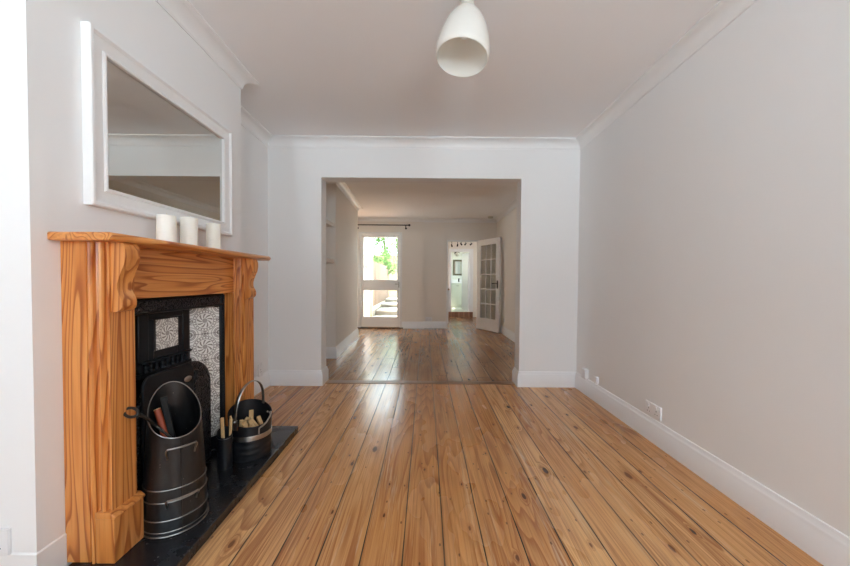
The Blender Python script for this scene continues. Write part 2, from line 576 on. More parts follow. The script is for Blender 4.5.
# ------------------------------------------------------------------ setting
struct(MB().box(XL - TH, XR + TH, YW - TH, 3.476, -.1, 0).build('floor', 'floor_front', smooth=False, origin=(0, 0, 0)), 'bare stripped pine floorboards of the front room', 'floor')
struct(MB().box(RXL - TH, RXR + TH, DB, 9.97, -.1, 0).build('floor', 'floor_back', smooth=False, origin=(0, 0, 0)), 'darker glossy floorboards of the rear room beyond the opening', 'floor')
plain('threshold_wood', srgb(140, 106, 78), .4, var=.15, nscale=25)
struct(MB().box(OL, OR, 3.476, DB, -.1, .004).box(XL - TH, OL, 3.476, DB, -.1, -.01).box(OR, XR + TH, 3.476, DB, -.1, -.01).build('trim_1', 'threshold_wood', smooth=False), 'worn wooden threshold strip across the wide opening', 'threshold')
struct(MB().box(XL - TH, XR + TH, YW - TH, D + .02, ZC, ZC + .1).build('ceiling', 'ceiling_paint', smooth=False), 'white ceiling of the front room', 'ceiling')
struct(MB().box(RXL - TH, RXR + TH, DB - .02, RD + .1, RZ, RZ + .1).build('ceiling', 'ceiling_paint', smooth=False), 'white ceiling of the rear room', 'ceiling')
struct(MB().box(XR, XR + TH, YW - TH, D + .05, 0, ZC).build('wall_right', 'wall_paint', smooth=False), 'plain pale grey white wall on the right', 'wall')
m = MB().box(XL - TH, XL, YW - TH, D + .05, 0, ZC)
FY0, FY1, FZ = 1.31, 2.075, .958           # recess for the fireplace
m.box(XL, XB, YN, FY0, 0, ZC).box(XL, XB, FY1, YF, 0, ZC).box(XL, XB, FY0, FY1, FZ, ZC)
m.box(XL, XB, FY0, FY1, 0, .044)
struct(m.build('wall_left', 'wall_paint', smooth=False), 'white left wall with the projecting chimney breast', 'wall')
m = MB().box(XL - TH, OL, D, DB, 0, ZC).box(OR, XR + TH, D, DB, 0, ZC).box(OL, OR, D, DB, OH, ZC)
struct(m.build('wall_back', 'wall_paint', smooth=False), 'white dividing wall around the wide square opening', 'wall')
# unseen front wall behind the camera; two windows assumed and placed to light the room
WINS = ((-1.42, -.85), (.32, 1.40))
WZ0, WZ1 = .90, 2.22
m = MB().box(XL - TH, XR + TH, YW - TH, YW, 0, WZ0).box(XL - TH, XR + TH, YW - TH, YW, WZ1, ZC)
for a, b in ((XL - TH, WINS[0][0]), (WINS[0][1], WINS[1][0]), (WINS[1][1], XR + TH)):
    m.box(a, b, YW - TH, YW, WZ0, WZ1)
struct(m.build('wall_front', 'wall_paint', smooth=False))
for nm, (a, b) in zip(('assumed_window_1', 'assumed_window_4'), WINS):
    m = MB()
    for x in (a, b - .05):
        m.box(x, x + .05, YW - .09, YW - .02, WZ0, WZ1)
    for z in (WZ0, 1.54, WZ1 - .05):
        m.box(a, b, YW - .085, YW - .03, z, z + .04)
    struct(m.build(nm, 'gloss_white', smooth=False))

# rear room shell
struct(MB().box(RXR, RXR + TH, DB, RD + .1, 0, RZ).build('wall_rear_right', 'wall_paint_warm', smooth=False), 'right hand wall of the rear room', 'wall')
m = MB().box(RXL - TH, RXL, DB, RD + .1, 0, RZ)
m.prism([(RXL, 4.60), (-1.197, 4.60), (-1.268, 6.45), (RXL, 6.45)], 0, RZ, 'xy')
struct(m.build('wall_rear_left', 'wall_paint_warm', smooth=False), 'left wall of the rear room with its own chimney breast', 'wall')
GX0, GX1, GZ = -1.462, -.512, 2.095        # garden door opening
KX0, KX1, KZ = .463, 1.165, 1.94           # kitchen doorway
RD2 = RD + .06
m = MB().box(RXL - TH, GX0, RD, RD + .1, 0, RZ).box(GX0, GX1, RD, RD + .1, GZ, RZ).box(GX1, -.04, RD, RD + .13, 0, RZ)
m.box(-.04, KX0, RD2, RD + .13, 0, RZ).box(KX0, KX1, RD2, RD + .13, KZ, RZ).box(KX1, RXR + TH, RD2, RD + .13, 0, RZ)
struct(m.build('wall_rear_back', 'wall_paint_warm', smooth=False), 'far wall of the rear room with garden door and kitchen doorway', 'wall')

# mouldings swept round the plan, mitred at every corner (room on the left of the path)
def sweep_plan(names, pts, prof, mat, ends=(None, None)):
    n = len(pts)
    V = [Vector(p) for p in pts]
    def nrm(i):
        d = (V[i + 1] - V[i]).normalized()
        return Vector((-d.y, d.x))
    off = []
    for i in range(n):
        if i == 0: m_ = nrm(0)
        elif i == n - 1: m_ = nrm(n - 2)
        else:
            a, b = nrm(i - 1), nrm(i)
            s = a + b
            m_ = s / max(.2, s.dot(a))
        off.append(m_)
    for i in range(n - 1):
        if names[i] is None:
            continue
        mb = MB(); bm = mb.bm
        A = [bm.verts.new((*(V[i] + off[i] * o), z)) for o, z in prof]
        B = [bm.verts.new((*(V[i + 1] + off[i + 1] * o), z)) for o, z in prof]
        k = len(prof)
        bm.faces.new(A); bm.faces.new(B[::-1])
        for j in range(k):
            bm.faces.new((A[j], B[j], B[(j + 1) % k], A[(j + 1) % k]))
        struct(mb.build(names[i], mat, angle=28))
SK = [(0, 0), (.019, 0), (.019, .108), (.0165, .114), (.0165, .119), (.014, .127), (.010, .133), (.009, .142), (.007, .150), (0, .152)]
def cove(zc, h=.085, w=.082):
    p = [(0, zc), (0, zc - h), (.006, zc - h), (.008, zc - h + .008)]
    for i in range(9):
        a = i / 8 * PI / 2
        p.append((.010 + (w - .022) * (1 - math.cos(a)), zc - h + .010 + (h - .024) * math.sin(a)))
    p += [(w - .008, zc - .012), (w, zc - .010), (w, zc)]
    return p
e = .001
sweep_plan(['baseboard_right', 'baseboard_back_right', 'baseboard_jamb_right', 'baseboard_rear_front_right', 'baseboard_rear_right', 'baseboard_rear_back_right'],
           [(XR, YW), (XR, D), (OR, D), (OR, DB), (RXR, DB), (RXR, RD2), (KX1 + .0, RD2)], SK, 'gloss_white')
sweep_plan(['baseboard_rear_back_middle', 'baseboard_rear_step', 'baseboard_rear_back_left'], [(KX0, RD2), (-.04, RD2), (-.04, RD), (GX1 + .005, RD)], SK, 'gloss_white')
sweep_plan(['baseboard_rear_back_corner', 'baseboard_rear_left_alcove', 'baseboard_rear_breast_far', 'baseboard_rear_breast', 'baseboard_rear_breast_near', 'baseboard_rear_left', 'baseboard_rear_front_left', 'baseboard_jamb_left', 'baseboard_back_left', 'baseboard_left_alcove', 'baseboard_breast_far', 'baseboard_breast'],
           [(GX0 - .005, RD), (RXL, RD), (RXL, 6.45), (-1.268, 6.45), (-1.197, 4.60), (RXL, 4.60), (RXL, DB), (OL, DB), (OL, D), (XL, D), (XL, YF), (XB, YF), (XB, 2.36)], SK, 'gloss_white')
sweep_plan(['baseboard_breast_near', 'baseboard_breast_return'], [(XB, 1.1985), (XB, YN), (XL + .02, YN)], [(0, 0), (.005, 0), (.005, .148), (.002, .152), (0, .152)], 'wall_paint')
sweep_plan(['baseboard_left'], [(XL, YN), (XL, YW)], SK, 'gloss_white')
sweep_plan(['trim_2', 'trim_3', 'trim_4', 'trim_5', 'trim_6', 'trim_7', 'trim_8', 'trim_9'],
           [(XR, YW), (XR, D), (XL, D), (XL, YF), (XB, YF), (XB, YN), (XL, YN), (XL, YW), (XR, YW)], cove(ZC), 'satin_white')
sweep_plan(['trim_10', 'trim_11', 'trim_12', 'trim_13', 'trim_14', 'trim_15', 'trim_16', 'trim_17', 'trim_18', 'trim_19'],
           [(OR, DB), (RXR, DB), (RXR, RD2), (-.04, RD2), (-.04, RD), (RXL, RD), (RXL, 6.45), (-1.268, 6.45), (-1.197, 4.60), (RXL, 4.60), (RXL, DB)], cove(RZ, .08, .078), 'satin_white')

# garden door
m = MB()
y0, y1 = RD + .004, RD + .075
fx0, fx1 = GX0, GX1
m.box(fx0, fx0 + .045, y0 - .02, y1 + .02, 0, GZ).box(fx1 - .045, fx1, y0 - .02, y1 + .02, 0, GZ).box(fx0 + .045, fx1 - .045, y0 - .02, y1 + .02, GZ - .04, GZ)
frame = struct(m.build('door_1', 'satin_white', bev=.004, origin=((fx0 + fx1) / 2, RD + .04, 0)), 'white garden door with two clear glass panes in the far wall', 'door')
a, b = fx0 + .05, fx1 - .05
gx0, gx1 = -1.344, -.618
m = MB().box(a, gx0, y0, y1 - .015, .03, GZ - .045).box(gx1, b, y0, y1 - .015, .03, GZ - .045)
for z0, z1 in ((.03, .25), (.828, 1.056), (1.983, GZ - .045)):
    m.box(gx0, gx1, y0, y1 - .015, z0, z1)
leaf = m.build('door_leaf', 'satin_white', frame, bev=.005)
m = MB().box(gx0 - .005, gx1 + .005, y0 + .025, y0 + .029, .245, .835).box(gx0 - .005, gx1 + .005, y0 + .025, y0 + .029, 1.05, 1.99)
m.build('glass', 'thin_glass', leaf, smooth=False)
m = MB().box(-.588, -.566, y0 - .008, y0, .89, 1.02).tube([(-.577, y0 - .005, .97), (-.577, y0 - .045, .97), (-.66, y0 - .05, .968)], .008)
m.build('door_handle', 'aged_silver', frame)
m = MB().box(fx0 - .03, fx1 + .03, RD - .03, RD + .06, 0, .022)
m.build('sill', 'doormat', frame, bev=.004)

# internal fifteen pane door standing open
hx, hy, ex, ey = 1.148, 7.535, 1.488, 6.868
L = math.hypot(ex - hx, ey - hy)
RM = Matrix.Translation((hx, hy, 0)) @ Matrix.Rotation(math.atan2(ey - hy, ex - hx), 4, 'Z')
def dbox(m, *a):
    m.box(*a, mat=RM); return m
m = MB(); DZ = 1.925; t_ = .02
dbox(m, 0, .115, -t_, t_, .012, DZ); dbox(m, L - .115, L, -t_, t_, .012, DZ)
dbox(m, .115, L - .115, -t_, t_, .012, .26); dbox(m, .115, L - .115, -t_, t_, DZ - .12, DZ)
pw = (L - .23) / 3; ph = (DZ - .12 - .26) / 5
for i in (1, 2):
    dbox(m, .115 + i * pw - .011, .115 + i * pw + .011, -.015, .015, .26, DZ - .12)
for i in range(1, 5):
    dbox(m, .115, L - .115, -.0149, .0149, .26 + i * ph - .011, .26 + i * ph + .011)
d2 = struct(m.build('door_2', 'satin_white', origin=(hx, hy, 0), bev=.003), 'white glazed internal door standing open against the right wall', 'door')
dbox(MB(), .11, L - .11, -.002, .002, .255, DZ - .115).build('glass', 'thin_glass', d2, smooth=False)
for s in (-1, 1):
    m = MB()
    dbox(m, L - .075, L - .04, min(s * .02, s * .027), max(s * .02, s * .027), .90, 1.06)
    pts = [RM @ Vector(q) for q in ((L - .057, s * .02, 1.0), (L - .057, s * .065, 1.0), (L - .10, s * .07, 1.0), (L - .17, s * .068, .998))]
    m.tube(pts, .009)
    m.build('door_handle', 'handle_dark', d2)
m = MB()
for z in (.25, 1.0, 1.7):
    pts = [RM @ Vector((0.0, .022, z)), RM @ Vector((0.0, .022, z + .09))]
    m.tube(pts, .008)
m.build('hinge', 'aged_silver', d2)
# kitchen doorway lining and architrave
m = MB().box(KX0, KX0 + .028, RD2 - .012, RD + .14, 0, KZ).box(KX1 - .028, KX1, RD2 - .012, RD + .14, 0, KZ).box(KX0 + .028, KX1 - .028, RD2 - .012, RD + .14, KZ - .03, KZ)
struct(m.build('trim_20', 'satin_white', bev=.003), 'white lining of the kitchen doorway', 'door frame')

# kitchen and bathroom shells
KL, KR = .05, 1.62
KYF = RD + .13
m = MB().box(KL - .1, KL, KYF, 8.3, 0, 2.5).box(KL - .1, KL, 9.3, KD, 0, 2.5).box(KL - .1, KL, 8.3, 9.3, 0, 1.1).box(KL - .1, KL, 8.3, 9.3, 2.0, 2.5)
struct(m.build('wall_kitchen_left', 'wall_paint_warm', smooth=False))
m = MB()
for y in (8.3, 8.77, 9.24):
    m.box(KL - .07, KL - .03, y, y + .06, 1.1, 2.0)
m.box(KL - .07, KL - .03, 8.3, 9.3, 1.1, 1.15).box(KL - .07, KL - .03, 8.3, 9.3, 1.95, 2.0)
struct(m.build('assumed_window_2', 'gloss_white', smooth=False))  # unseen kitchen window, assumed so that daylight brightens the kitchen
struct(MB().box(KR, KR + .1, KYF, KD + .08, 0, 2.5).build('wall_kitchen_right', 'wall_paint_warm', smooth=False))
BX0_, BX1_, BZ = .735, 1.285, 1.90
m = MB().box(KL - .1, BX0_, KD, KD + .08, 0, 2.5).box(BX1_, KR + .1, KD, KD + .08, 0, 2.5).box(BX0_, BX1_, KD, KD + .08, BZ, 2.5)
struct(m.build('wall_kitchen_back', 'wall_paint_warm', smooth=False), 'kitchen end wall around the bathroom doorway', 'wall')
struct(MB().box(KL - .1, KR + .1, KYF, KD + .08, 2.3, 2.4).build('ceiling', 'ceiling_paint', smooth=False), 'kitchen ceiling', 'ceiling')
m = MB().box(BX0_ - .07, BX0_ + .012, KD - .018, KD + .09, .15, BZ + .07).box(BX1_ - .012, BX1_ + .09, KD - .018, KD + .09, .15, BZ + .07).box(BX0_ + .012, BX1_ - .012, KD - .018, KD + .09, BZ - .012, BZ + .07)
struct(m.build('trim_21', 'gloss_white', bev=.003), 'bright white architrave of the bathroom doorway', 'door frame')
struct(MB().box(BX0_ - .07, BX1_ + .09, KD - .03, KD - .001, 0, .15).build('trim_22', 'step_boards', smooth=False), 'brown boarded step up to the bathroom', 'step')
struct(MB().box(KL, KR + .3, KD + .081, 12.0, .05, .15).box(BX0_, BX1_, KD, KD + .08, .05, .15).build('floor', 'bath_floor_tile', smooth=False), 'pale tiled bathroom floor', 'floor')
BY = 11.93
m = MB().box(KL, KR + .3, BY, BY + .1, .15, 2.4)
struct(m.build('wall_bath_back', 'bath_wall', smooth=False), 'pale green grey bathroom wall behind the washbasin', 'wall')
m = MB().box(.60, .68, KD + .08, 11.0, .15, 2.4).box(.60, .68, 11.7, BY, .15, 2.4).box(.60, .68, 11.0, 11.7, .15, 1.2).box(.60, .68, 11.0, 11.7, 1.9, 2.4)
struct(m.build('wall_bath_left', 'bath_wall', smooth=False))
m = MB()
for y in (11.0, 11.64):
    m.box(.62, .66, y, y + .06, 1.2, 1.9)
m.box(.62, .66, 11.06, 11.64, 1.2, 1.25).box(.62, .66, 11.06, 11.64, 1.85, 1.9)
struct(m.build('window_3', 'gloss_white', smooth=False))
struct(MB().box(1.86, 1.92, KD + .08, BY, .15, 2.4).build('wall_bath_right', 'bath_wall', smooth=False))
struct(MB().box(.6, 1.92, KD + .08, BY, 2.25, 2.3).build('ceiling', 'ceiling_paint', smooth=False), 'bathroom ceiling', 'ceiling')
RB = Matrix.Translation((1.262, KD + .10, 0)) @ Matrix.Rotation(math.radians(99), 4, 'Z')
m = MB().box(0, .72, -.018, .018, .16, 1.875, mat=RB)
struct(m.build('door_3', 'gloss_white', bev=.003, origin=(1.262, KD + .10, .16)), 'plain white bathroom door standing open', 'door')

# ------------------------------------------------------------------ rear room things
for z, w in ((1.745, 'upper'), (1.27, 'lower')):
    o = MB().box(RXL, -1.212, DB + .001, 4.599, z, z + .05).build('alcove_shelf', 'wall_paint_warm', bev=.004)
    tag(o, 'thick painted %s alcove shelf beside the rear chimney breast' % w, 'shelf', 'alcove shelves in the rear room')

t = thing('curtain_rod', (-.92, 7.44, 2.235), 'thin dark curtain rod above the garden door', 'curtain rod')
MB().tube([(-1.50, 7.44, 2.235), (-.37, 7.44, 2.235)], .011).build('pole', 'rod_dark', t)
MB().sphere((-.355, 7.44, 2.235), .024).build('finial', 'rod_dark', t)
for x in (-1.475, -.43):
    MB().tube([(x, 7.44, 2.225), (x, 7.44, 2.175), (x, RD - .002, 2.175)], .009).lathe([(.022, 0), (.022, .006)], (x, RD - .006, 2.175), 16, Matrix.Rotation(-PI / 2, 3, 'X'), cap=True).build('bracket', 'rod_dark', t)

o = MB().lathe([(.055, 0), (.055, -.012), (.045, -.03), (.02, -.034)], (1.36, 7.30, RZ), 28, cap=True).build('smoke_alarm', 'holder')
tag(o, 'small round smoke alarm on the rear ceiling near the glazed door', 'smoke alarm')

def socket(name, c, u, n, w, h, label, double=True, depth=.012, holes=True):
    """c centre on the wall, u across, n out of the wall"""
    u = Vector(u); n = Vector(n); up = Vector((0, 0, 1)); c = Vector(c)
    Rm = Matrix((u, n, up)).transposed().to_4x4(); Rm.translation = c
    t = thing(name, c, label, 'socket', 'wall sockets')
    MB().box(-w / 2, w / 2, .0005, depth, -h / 2, h / 2, bev=.0025, mat=Rm).build('plate', 'socket_white', t)
    k = (-1, 1) if double else (0,)
    if holes:
        for s in k:
            cx_ = s * w / 4
            MB().box(cx_ - .006, cx_ + .006, depth, depth + .004, h * .22, h * .40, bev=.001, mat=Rm).build('switch', 'socket_white', t)
            mm = MB()
            mm.box(cx_ - .002, cx_ + .002, depth - .001, depth + .0006, -.002, .008, mat=Rm)
            mm.box(cx_ - .0135, cx_ - .0075, depth - .001, depth + .0006, -.020, -.016, mat=Rm)
            mm.box(cx_ + .0075, cx_ + .0135, depth - .001, depth + .0006, -.020, -.016, mat=Rm)
            mm.build('pin_holes', 'socket_dark', t)
    return t
socket('wall_socket', (XR, 2.242, .21), (0, -1, 0), (-1, 0, 0), .150, .083, 'white double plug socket midway along the right wall')
socket('wall_socket', (XR, 3.185, .195), (0, -1, 0), (-1, 0, 0), .075, .09, 'small white socket box on the right wall nearest the corner', False, .035, False)
socket('wall_socket', (XR, 2.985, .190), (0, -1, 0), (-1, 0, 0), .040, .06, 'tiny white cable outlet on the right wall just above the skirting', False, .022, False)
socket('wall_socket', (-1.416, YN, .1925), (1, 0, 0), (0, -1, 0), .146, .086, 'white double socket on the side of the chimney breast at lower left')
socket('wall_socket', (XL, 3.22, .20), (0, 1, 0), (1, 0, 0), .075, .12, 'pale socket plate in the left alcove behind the wooden surround', False)
socket('wall_socket', (.078, RD2, .205), (1, 0, 0), (0, -1, 0), .146, .086, 'white double socket on the far wall left of the kitchen doorway')
socket('wall_socket', (RXR, 6.72, .30), (0, -1, 0), (-1, 0, 0), .05, .086, 'small white socket on the rear right wall in front of the glazed door', False, .012, False)

# kitchen things
t = thing('kitchen_cabinet', (.30, 8.4, 0), 'white kitchen base cabinet just inside the doorway on the left', 'cabinet')
MB().box(KL + .002, .50, KYF + .02, 9.0, .0, .835).build('body', 'satin_white', t, bev=.003)
for i in range(2):
    d = MB().box(.50, .518, KYF + .03 + i * .67, KYF + .69 + i * .67, .10, .825).build('door', 'satin_white', t, bev=.003)
    MB().tube([(.53, KYF + .6 + i * .67, .72), (.53, KYF + .6 + i * .67, .80)], .006).build('handle', 'aged_silver', d)
o = MB().box(KL + .002, .535, KYF + .01, 9.02, .8355, .872).build('worktop', 'worktop', bev=.003)
tag(o, 'brown wooden worktop on the kitchen base cabinet', 'worktop')
t = thing('spotlight_bar', (.88, 8.6, 2.3), 'ceiling spotlight bar with five small heads in the kitchen', 'ceiling light')
MB().tube([(.62, 8.6, 2.10), (.86, 8.6, 2.11), (1.16, 8.6, 2.10)], .008).tube([(.88, 8.6, 2.11), (.88, 8.6, 2.299)], .010).lathe([(.05, 0), (.05, -.02)], (.88, 8.6, 2.299), 20, cap=True).build('bar', 'rod_dark', t)
for x, z, a in ((.65, 1.98, -.3), (.79, 1.99, .2), (.885, 2.02, -.6), (.985, 2.02, .7), (1.125, 2.02, .9)):
    Rm = Matrix.Rotation(a, 3, 'Y')
    MB().lathe([(.008, .04), (.018, .02), (.020, -.03), (.016, -.03), (.012, 0.0)], (x, 8.6, z - .06), 18, Rm).tube([(x, 8.6, z - .02), (x, 8.6, 2.105)], .006).build('spot_head', 'rod_dark', t)

t = thing('vanity_unit', (1.15, 11.68, .15), 'pale green bathroom vanity cabinet with two doors', 'cabinet')
VF = 11.43
MB().box(.70, 1.52, VF + .02, BY - .002, .22, .965).box(.72, 1.50, VF + .06, BY - .01, .15, .22).build('body', 'vanity_green', t, bev=.003)
for x0, x1 in ((.705, 1.045), (1.052, 1.40)):
    d = MB().box(x0, x1, VF, VF + .02, .235, .955).build('door', 'vanity_green', t, bev=.003)
MB().tube([(1.02, VF - .015, .88), (1.11, VF - .015, .88)], .006).build('handle', 'olive_frame', t)
t = thing('washbasin', (1.15, 11.68, .966), 'white washbasin on the bathroom vanity cabinet', 'basin')
MB().box(.70, 1.52, VF - .01, BY - .003, .966, 1.01).box(.72, 1.50, BY - .03, BY - .003, 1.01, 1.09).build('bowl', 'basin', t, bev=.01)
MB().lathe([(.028, 0), (.022, .03), (.02, .12), (.0, .125)], (1.13, 11.72, 1.01), 16).tube([(1.13, 11.72, 1.10), (1.13, 11.60, 1.12), (1.13, 11.56, 1.10)], .014).build('tap', 'dark_lamp', t)
t = thing('bathroom_mirror', (1.22, 11.92, 1.23), 'square bathroom mirror with an olive brown frame above the basin', 'mirror')
m = MB().box(.94, 1.0, 11.90, BY - .001, 1.23, 1.775).box(1.44, 1.50, 11.90, BY - .001, 1.23, 1.775).box(1.0, 1.44, 11.90, BY - .001, 1.23, 1.29).box(1.0, 1.44, 11.90, BY - .001, 1.715, 1.775)
m.build('frame', 'olive_frame', t, bev=.004)
MB().box(.99, 1.45, 11.912, BY - .002, 1.28, 1.725).build('glass', 'mirror_silver', t, smooth=False)
t = thing('globe_wall_light', (1.08, 11.92, 1.94), 'round glass globe light on the bathroom wall above the mirror', 'wall light')
MB().sphere((1.08, 11.80, 1.95), .075).build('globe', 'holder', t)
MB().lathe([(.085, 0), (.085, .02), (.05, .03)], (1.08, 11.929, 2.0), 20, Matrix.Rotation(PI / 2, 3, 'X'), cap=True).tube([(1.08, 11.91, 2.0), (1.08, 11.82, 2.0)], .02).build('bracket', 'dark_lamp', t)

# ------------------------------------------------------------------ garden seen through the door
struct(MB().box(-6, KL - .1, RD + .1, 24, -.12, -.02).build('floor', 'paving', smooth=False), 'pale paved garden ground outside the door', 'ground')
o = MB().box(-1.95, -1.60, RD + .14, 9.95, -.02, 1.36).build('garden_wall', 'white_brick', bev=.004)
tag(o, 'white painted brick garden wall left of the garden path', 'garden wall')
o = MB().box(-1.66, -1.54, 9.99, 10.11, -.02, 2.0).build('fence_post', 'post_wood', bev=.004)
tag(o, 'pale wooden post at the near end of the garden fence', 'post')
t = thing('garden_fence', (-1.6, 12.5, 0), 'brown boarded garden fence along the left of the path', 'fence')
m = MB()
for i in range(30):
    y = 10.13 + i * .155
    m.box(-1.60 + (i % 2) * .012, -1.58 + (i % 2) * .012, y, y + .15, .262, 1.62)
m.build('boards', 'fence_wood', t, smooth=False)
MB().box(-1.575, -1.53, 10.13, 14.75, .15, .26).build('rail', 'post_wood', t, bev=.003)
MB().box(-1.66, -1.52, 10.13, 14.75, -.02, .149).build('gravel_board', 'stone_dark', t, bev=.004)
for i, (y, z, w) in enumerate(((10.5, .13, 'lowest'), (11.7, .24, 'middle'), (12.9, .35, 'topmost'))):
    t = thing('garden_step', (-.9, y, 0), 'pale paved %s garden step at the end of the path' % w, 'step', 'garden steps')
    MB().box(-1.50, .0, y - .02, y + 1.17, z - .05, z).build('tread', 'paving', t, bev=.006)
    MB().box(-1.50, .0, y + .01, y + .20, -.02, z - .051).build('riser', 'stone_dark', t, bev=.004)
o = MB().box(-3.2, .1, 16.0, 16.25, -.02, 2.2).build('garden_wall', 'cream_render', bev=.004)
tag(o, 'pale cream rendered wall across the end of the garden', 'garden wall')
t = thing('neighbouring_house', (-2.9, 12, 0), 'tall cream rendered house wall beyond the white brick wall', 'house')
MB().box(-4.2, -2.05, 10.6, 12.6, -.02, 4.6).build('wall', 'cream_render', t, bev=.01)
MB().box(-2.05, -1.97, 11.0, 11.12, 2.05, 2.22).build('lantern', 'dark_lamp', t, bev=.004)

def tree(c, h, r, n, label):
    rnd = random.Random(5)
    t = thing('garden_tree', c, label, 'tree')
    m = MB().tube([(c[0], c[1], c[2]), (c[0] + .05, c[1], c[2] + h * .4), (c[0] - .05, c[1] + .05, c[2] + h * .8)], [.09, .07, .04])
    for k in range(7):
        a = k * 2.4; z = c[2] + h * (.35 + .06 * k)
        m.tube([(c[0], c[1], z), (c[0] + r * .4 * math.cos(a), c[1] + r * .4 * math.sin(a), z + .3), (c[0] + r * .75 * math.cos(a), c[1] + r * .75 * math.sin(a), z + .45)], [.035, .025, .012], 6)
    m.build('trunk', 'bark', t)
    m = MB()
    cl = [(Vector((rnd.uniform(-1, 1), rnd.uniform(-1, 1), rnd.uniform(-1, 1)))) for _ in range(40)]
    for k in range(n):
        q = cl[k % 40]
        p = Vector((q.x * r, q.y * r, q.z * h * .33)) + Vector((rnd.gauss(0, .16), rnd.gauss(0, .16), rnd.gauss(0, .14)))
        p += Vector((c[0], c[1], c[2] + h * .75))
        d = Vector((rnd.uniform(-1, 1), rnd.uniform(-1, 1), rnd.uniform(-.8, .4))).normalized()
        s = d.orthogonal().normalized(); l = rnd.uniform(.07, .12); w = l * .33
        nn = d.cross(s) * .012
        V = [m.bm.verts.new(x) for x in (p, p + d * l * .5 + s * w, p + d * l, p + d * l * .5 - s * w)]
        V[1].co += nn; V[3].co += nn
        m.bm.faces.new((V[0], V[1], V[2])); m.bm.faces.new((V[0], V[2], V[3]))
    f = m.build('foliage', 'leaf', t, smooth=False)
tree((-1.80, 15.3, -.02), 3.7, 1.15, 7000, 'leafy green tree above the garden fence seen through the door')

# ------------------------------------------------------------------ fire surround
HZ = .045
SY0, SY1 = 1.199, 2.214
LW = .112
t = thing('fire_surround', (-1.18, 1.706, HZ), 'orange varnished pine fire surround with scrolled corbels on the chimney breast', 'fireplace surround')
# mantel shelf, rounded nose
pr = [(XB + .001, 1.176), (-1.058, 1.176), (-1.047, 1.180), (-1.043, 1.190), (-1.047, 1.200), (-1.058, 1.2045), (XB + .001, 1.2045)]
m = MB().prism(pr, 1.155, 2.338, 'xz')
m.build('mantel_shelf', 'pine_along', t, bev=.006, angle=50)
m = MB().box(XB + .001, -1.163, SY0 + .02, SY1 - .02, .968, 1.176)
m.build('frieze', 'pine_along', t, bev=.002)
for k, (ya, yb) in enumerate(((SY0, SY0 + LW), (SY1 - LW, SY1))):
    m = MB()
    # cased leg: plan outline with mouldings run up both flanks
    plan_half = [(XB + .001, 0), (-1.176, 0), (-1.174, .005), (-1.170, .005)]
    plan_half += [(-1.161 + .009 * math.cos(PI * (1 - q / 6)), .005 - .012 * math.sin(PI * q / 6)) for q in range(7)]
    plan_half += [(-1.151, .011), (-1.144, .016), (-1.137, .013)]
    plan_half += [(-1.127 + .008 * math.cos(PI * (1 - q / 6)), .009 - .013 * math.sin(PI * q / 6)) for q in range(7)]
    plan_half += [(-1.118, .012), (-1.108, .012), (-1.106, .004), (-1.100, .004)]
    pts = [(x, ya + d) for x, d in plan_half] + [(x, yb - d) for x, d in plan_half[::-1]]
    m.prism(pts, HZ + .001, 1.176, 'xy')
    leg = m.build('leg', 'pine_upright', t, angle=25)
    # plinth block with a moulded top
    m = MB()
    m.box(-1.150, -1.086, ya - .006, yb + .010, HZ + .001, .205)
    m.prism([(-1.150, .205), (-1.082, .205), (-1.080, .209), (-1.082, .214), (-1.088, .219), (-1.094, .224), (-1.098, .228), (-1.150, .228)], ya - .008, yb + .013, 'xz')
    m.build('plinth_block', 'pine_upright', leg, bev=.002)
    # scrolled corbel
    key = [(1.1755, -1.062), (1.168, -1.054), (1.150, -1.0485), (1.125, -1.0485), (1.100, -1.0535), (1.075, -1.0645), (1.050, -1.0745), (1.030, -1.0795), (1.012, -1.0800), (.998, -1.0755), (.985, -1.0675), (.970, -1.0625), (.955, -1.0625), (.943, -1.0670), (.935, -1.0760), (.931, -1.0880), (.931, -1.1005)]
    prof = [(-1.1005, 1.1755)] + [(x, z) for z, x in key]
    m = MB().prism(prof, ya + .012 - .008 * k, ya + .074 - .008 * k, 'xz')
    m.build('corbel', 'pine_upright', leg, angle=40)

# slate hearth
o = MB().box(XB + .0195, -.868, .95, 2.352, 0.0005, HZ).build('hearth', 'slate', bev=.004)
tag(o, 'black slate hearth slab on the floorboards', 'hearth')

# ------------------------------------------------------------------ cast iron fireplace insert
IY0, IY1 = 1.318, 2.098
XI = -1.222
t = thing('fireplace_insert', (-1.27, 1.715, HZ), 'black cast iron fireplace with patterned tile cheeks inside the pine surround', 'fireplace')
c_ = (IY0 + IY1) / 2
TYo, TYi = 2.060, 1.928      # tile cheek outer / inner edge on the far side
def mir(y): return 2 * c_ - y
m = MB()
m.box(-1.262, XI, IY0, mir(TYo), HZ + .001, .966).box(-1.262, XI, TYo, IY1, HZ + .001, .966).box(-1.262, XI, mir(TYo), TYo, .892, .966)
m.build('frame', 'cast_iron', t, bev=.006)
m = MB().box(XI - .002, XI + .006, IY0 + .06, IY1 - .05, .905, .950)
m.build('leaf_frieze', 'cast_iron_ornament', t, bev=.003)
m = MB()
for z in (.899, .958):
    m.tube([(XI + .002, IY0 + .03, z), (XI + .002, IY1 - .02, z)], .005, 8)
for y in (TYo + .006, IY1 - .008, mir(TYo) - .006, IY0 + .008):
    m.tube([(XI + .002, y, HZ + .01), (XI + .002, y, .955)], .004, 8)
m.build('frame_moulding', 'cast_iron', t)
for yb_ in (1.440, TYo + .018):
    m = MB(); zz = HZ + .02
    while zz < .89:
        m.sphere((XI + .003, yb_, zz), .0045, 4)
        zz += .0085
    m.build('beading', 'cast_iron', t)
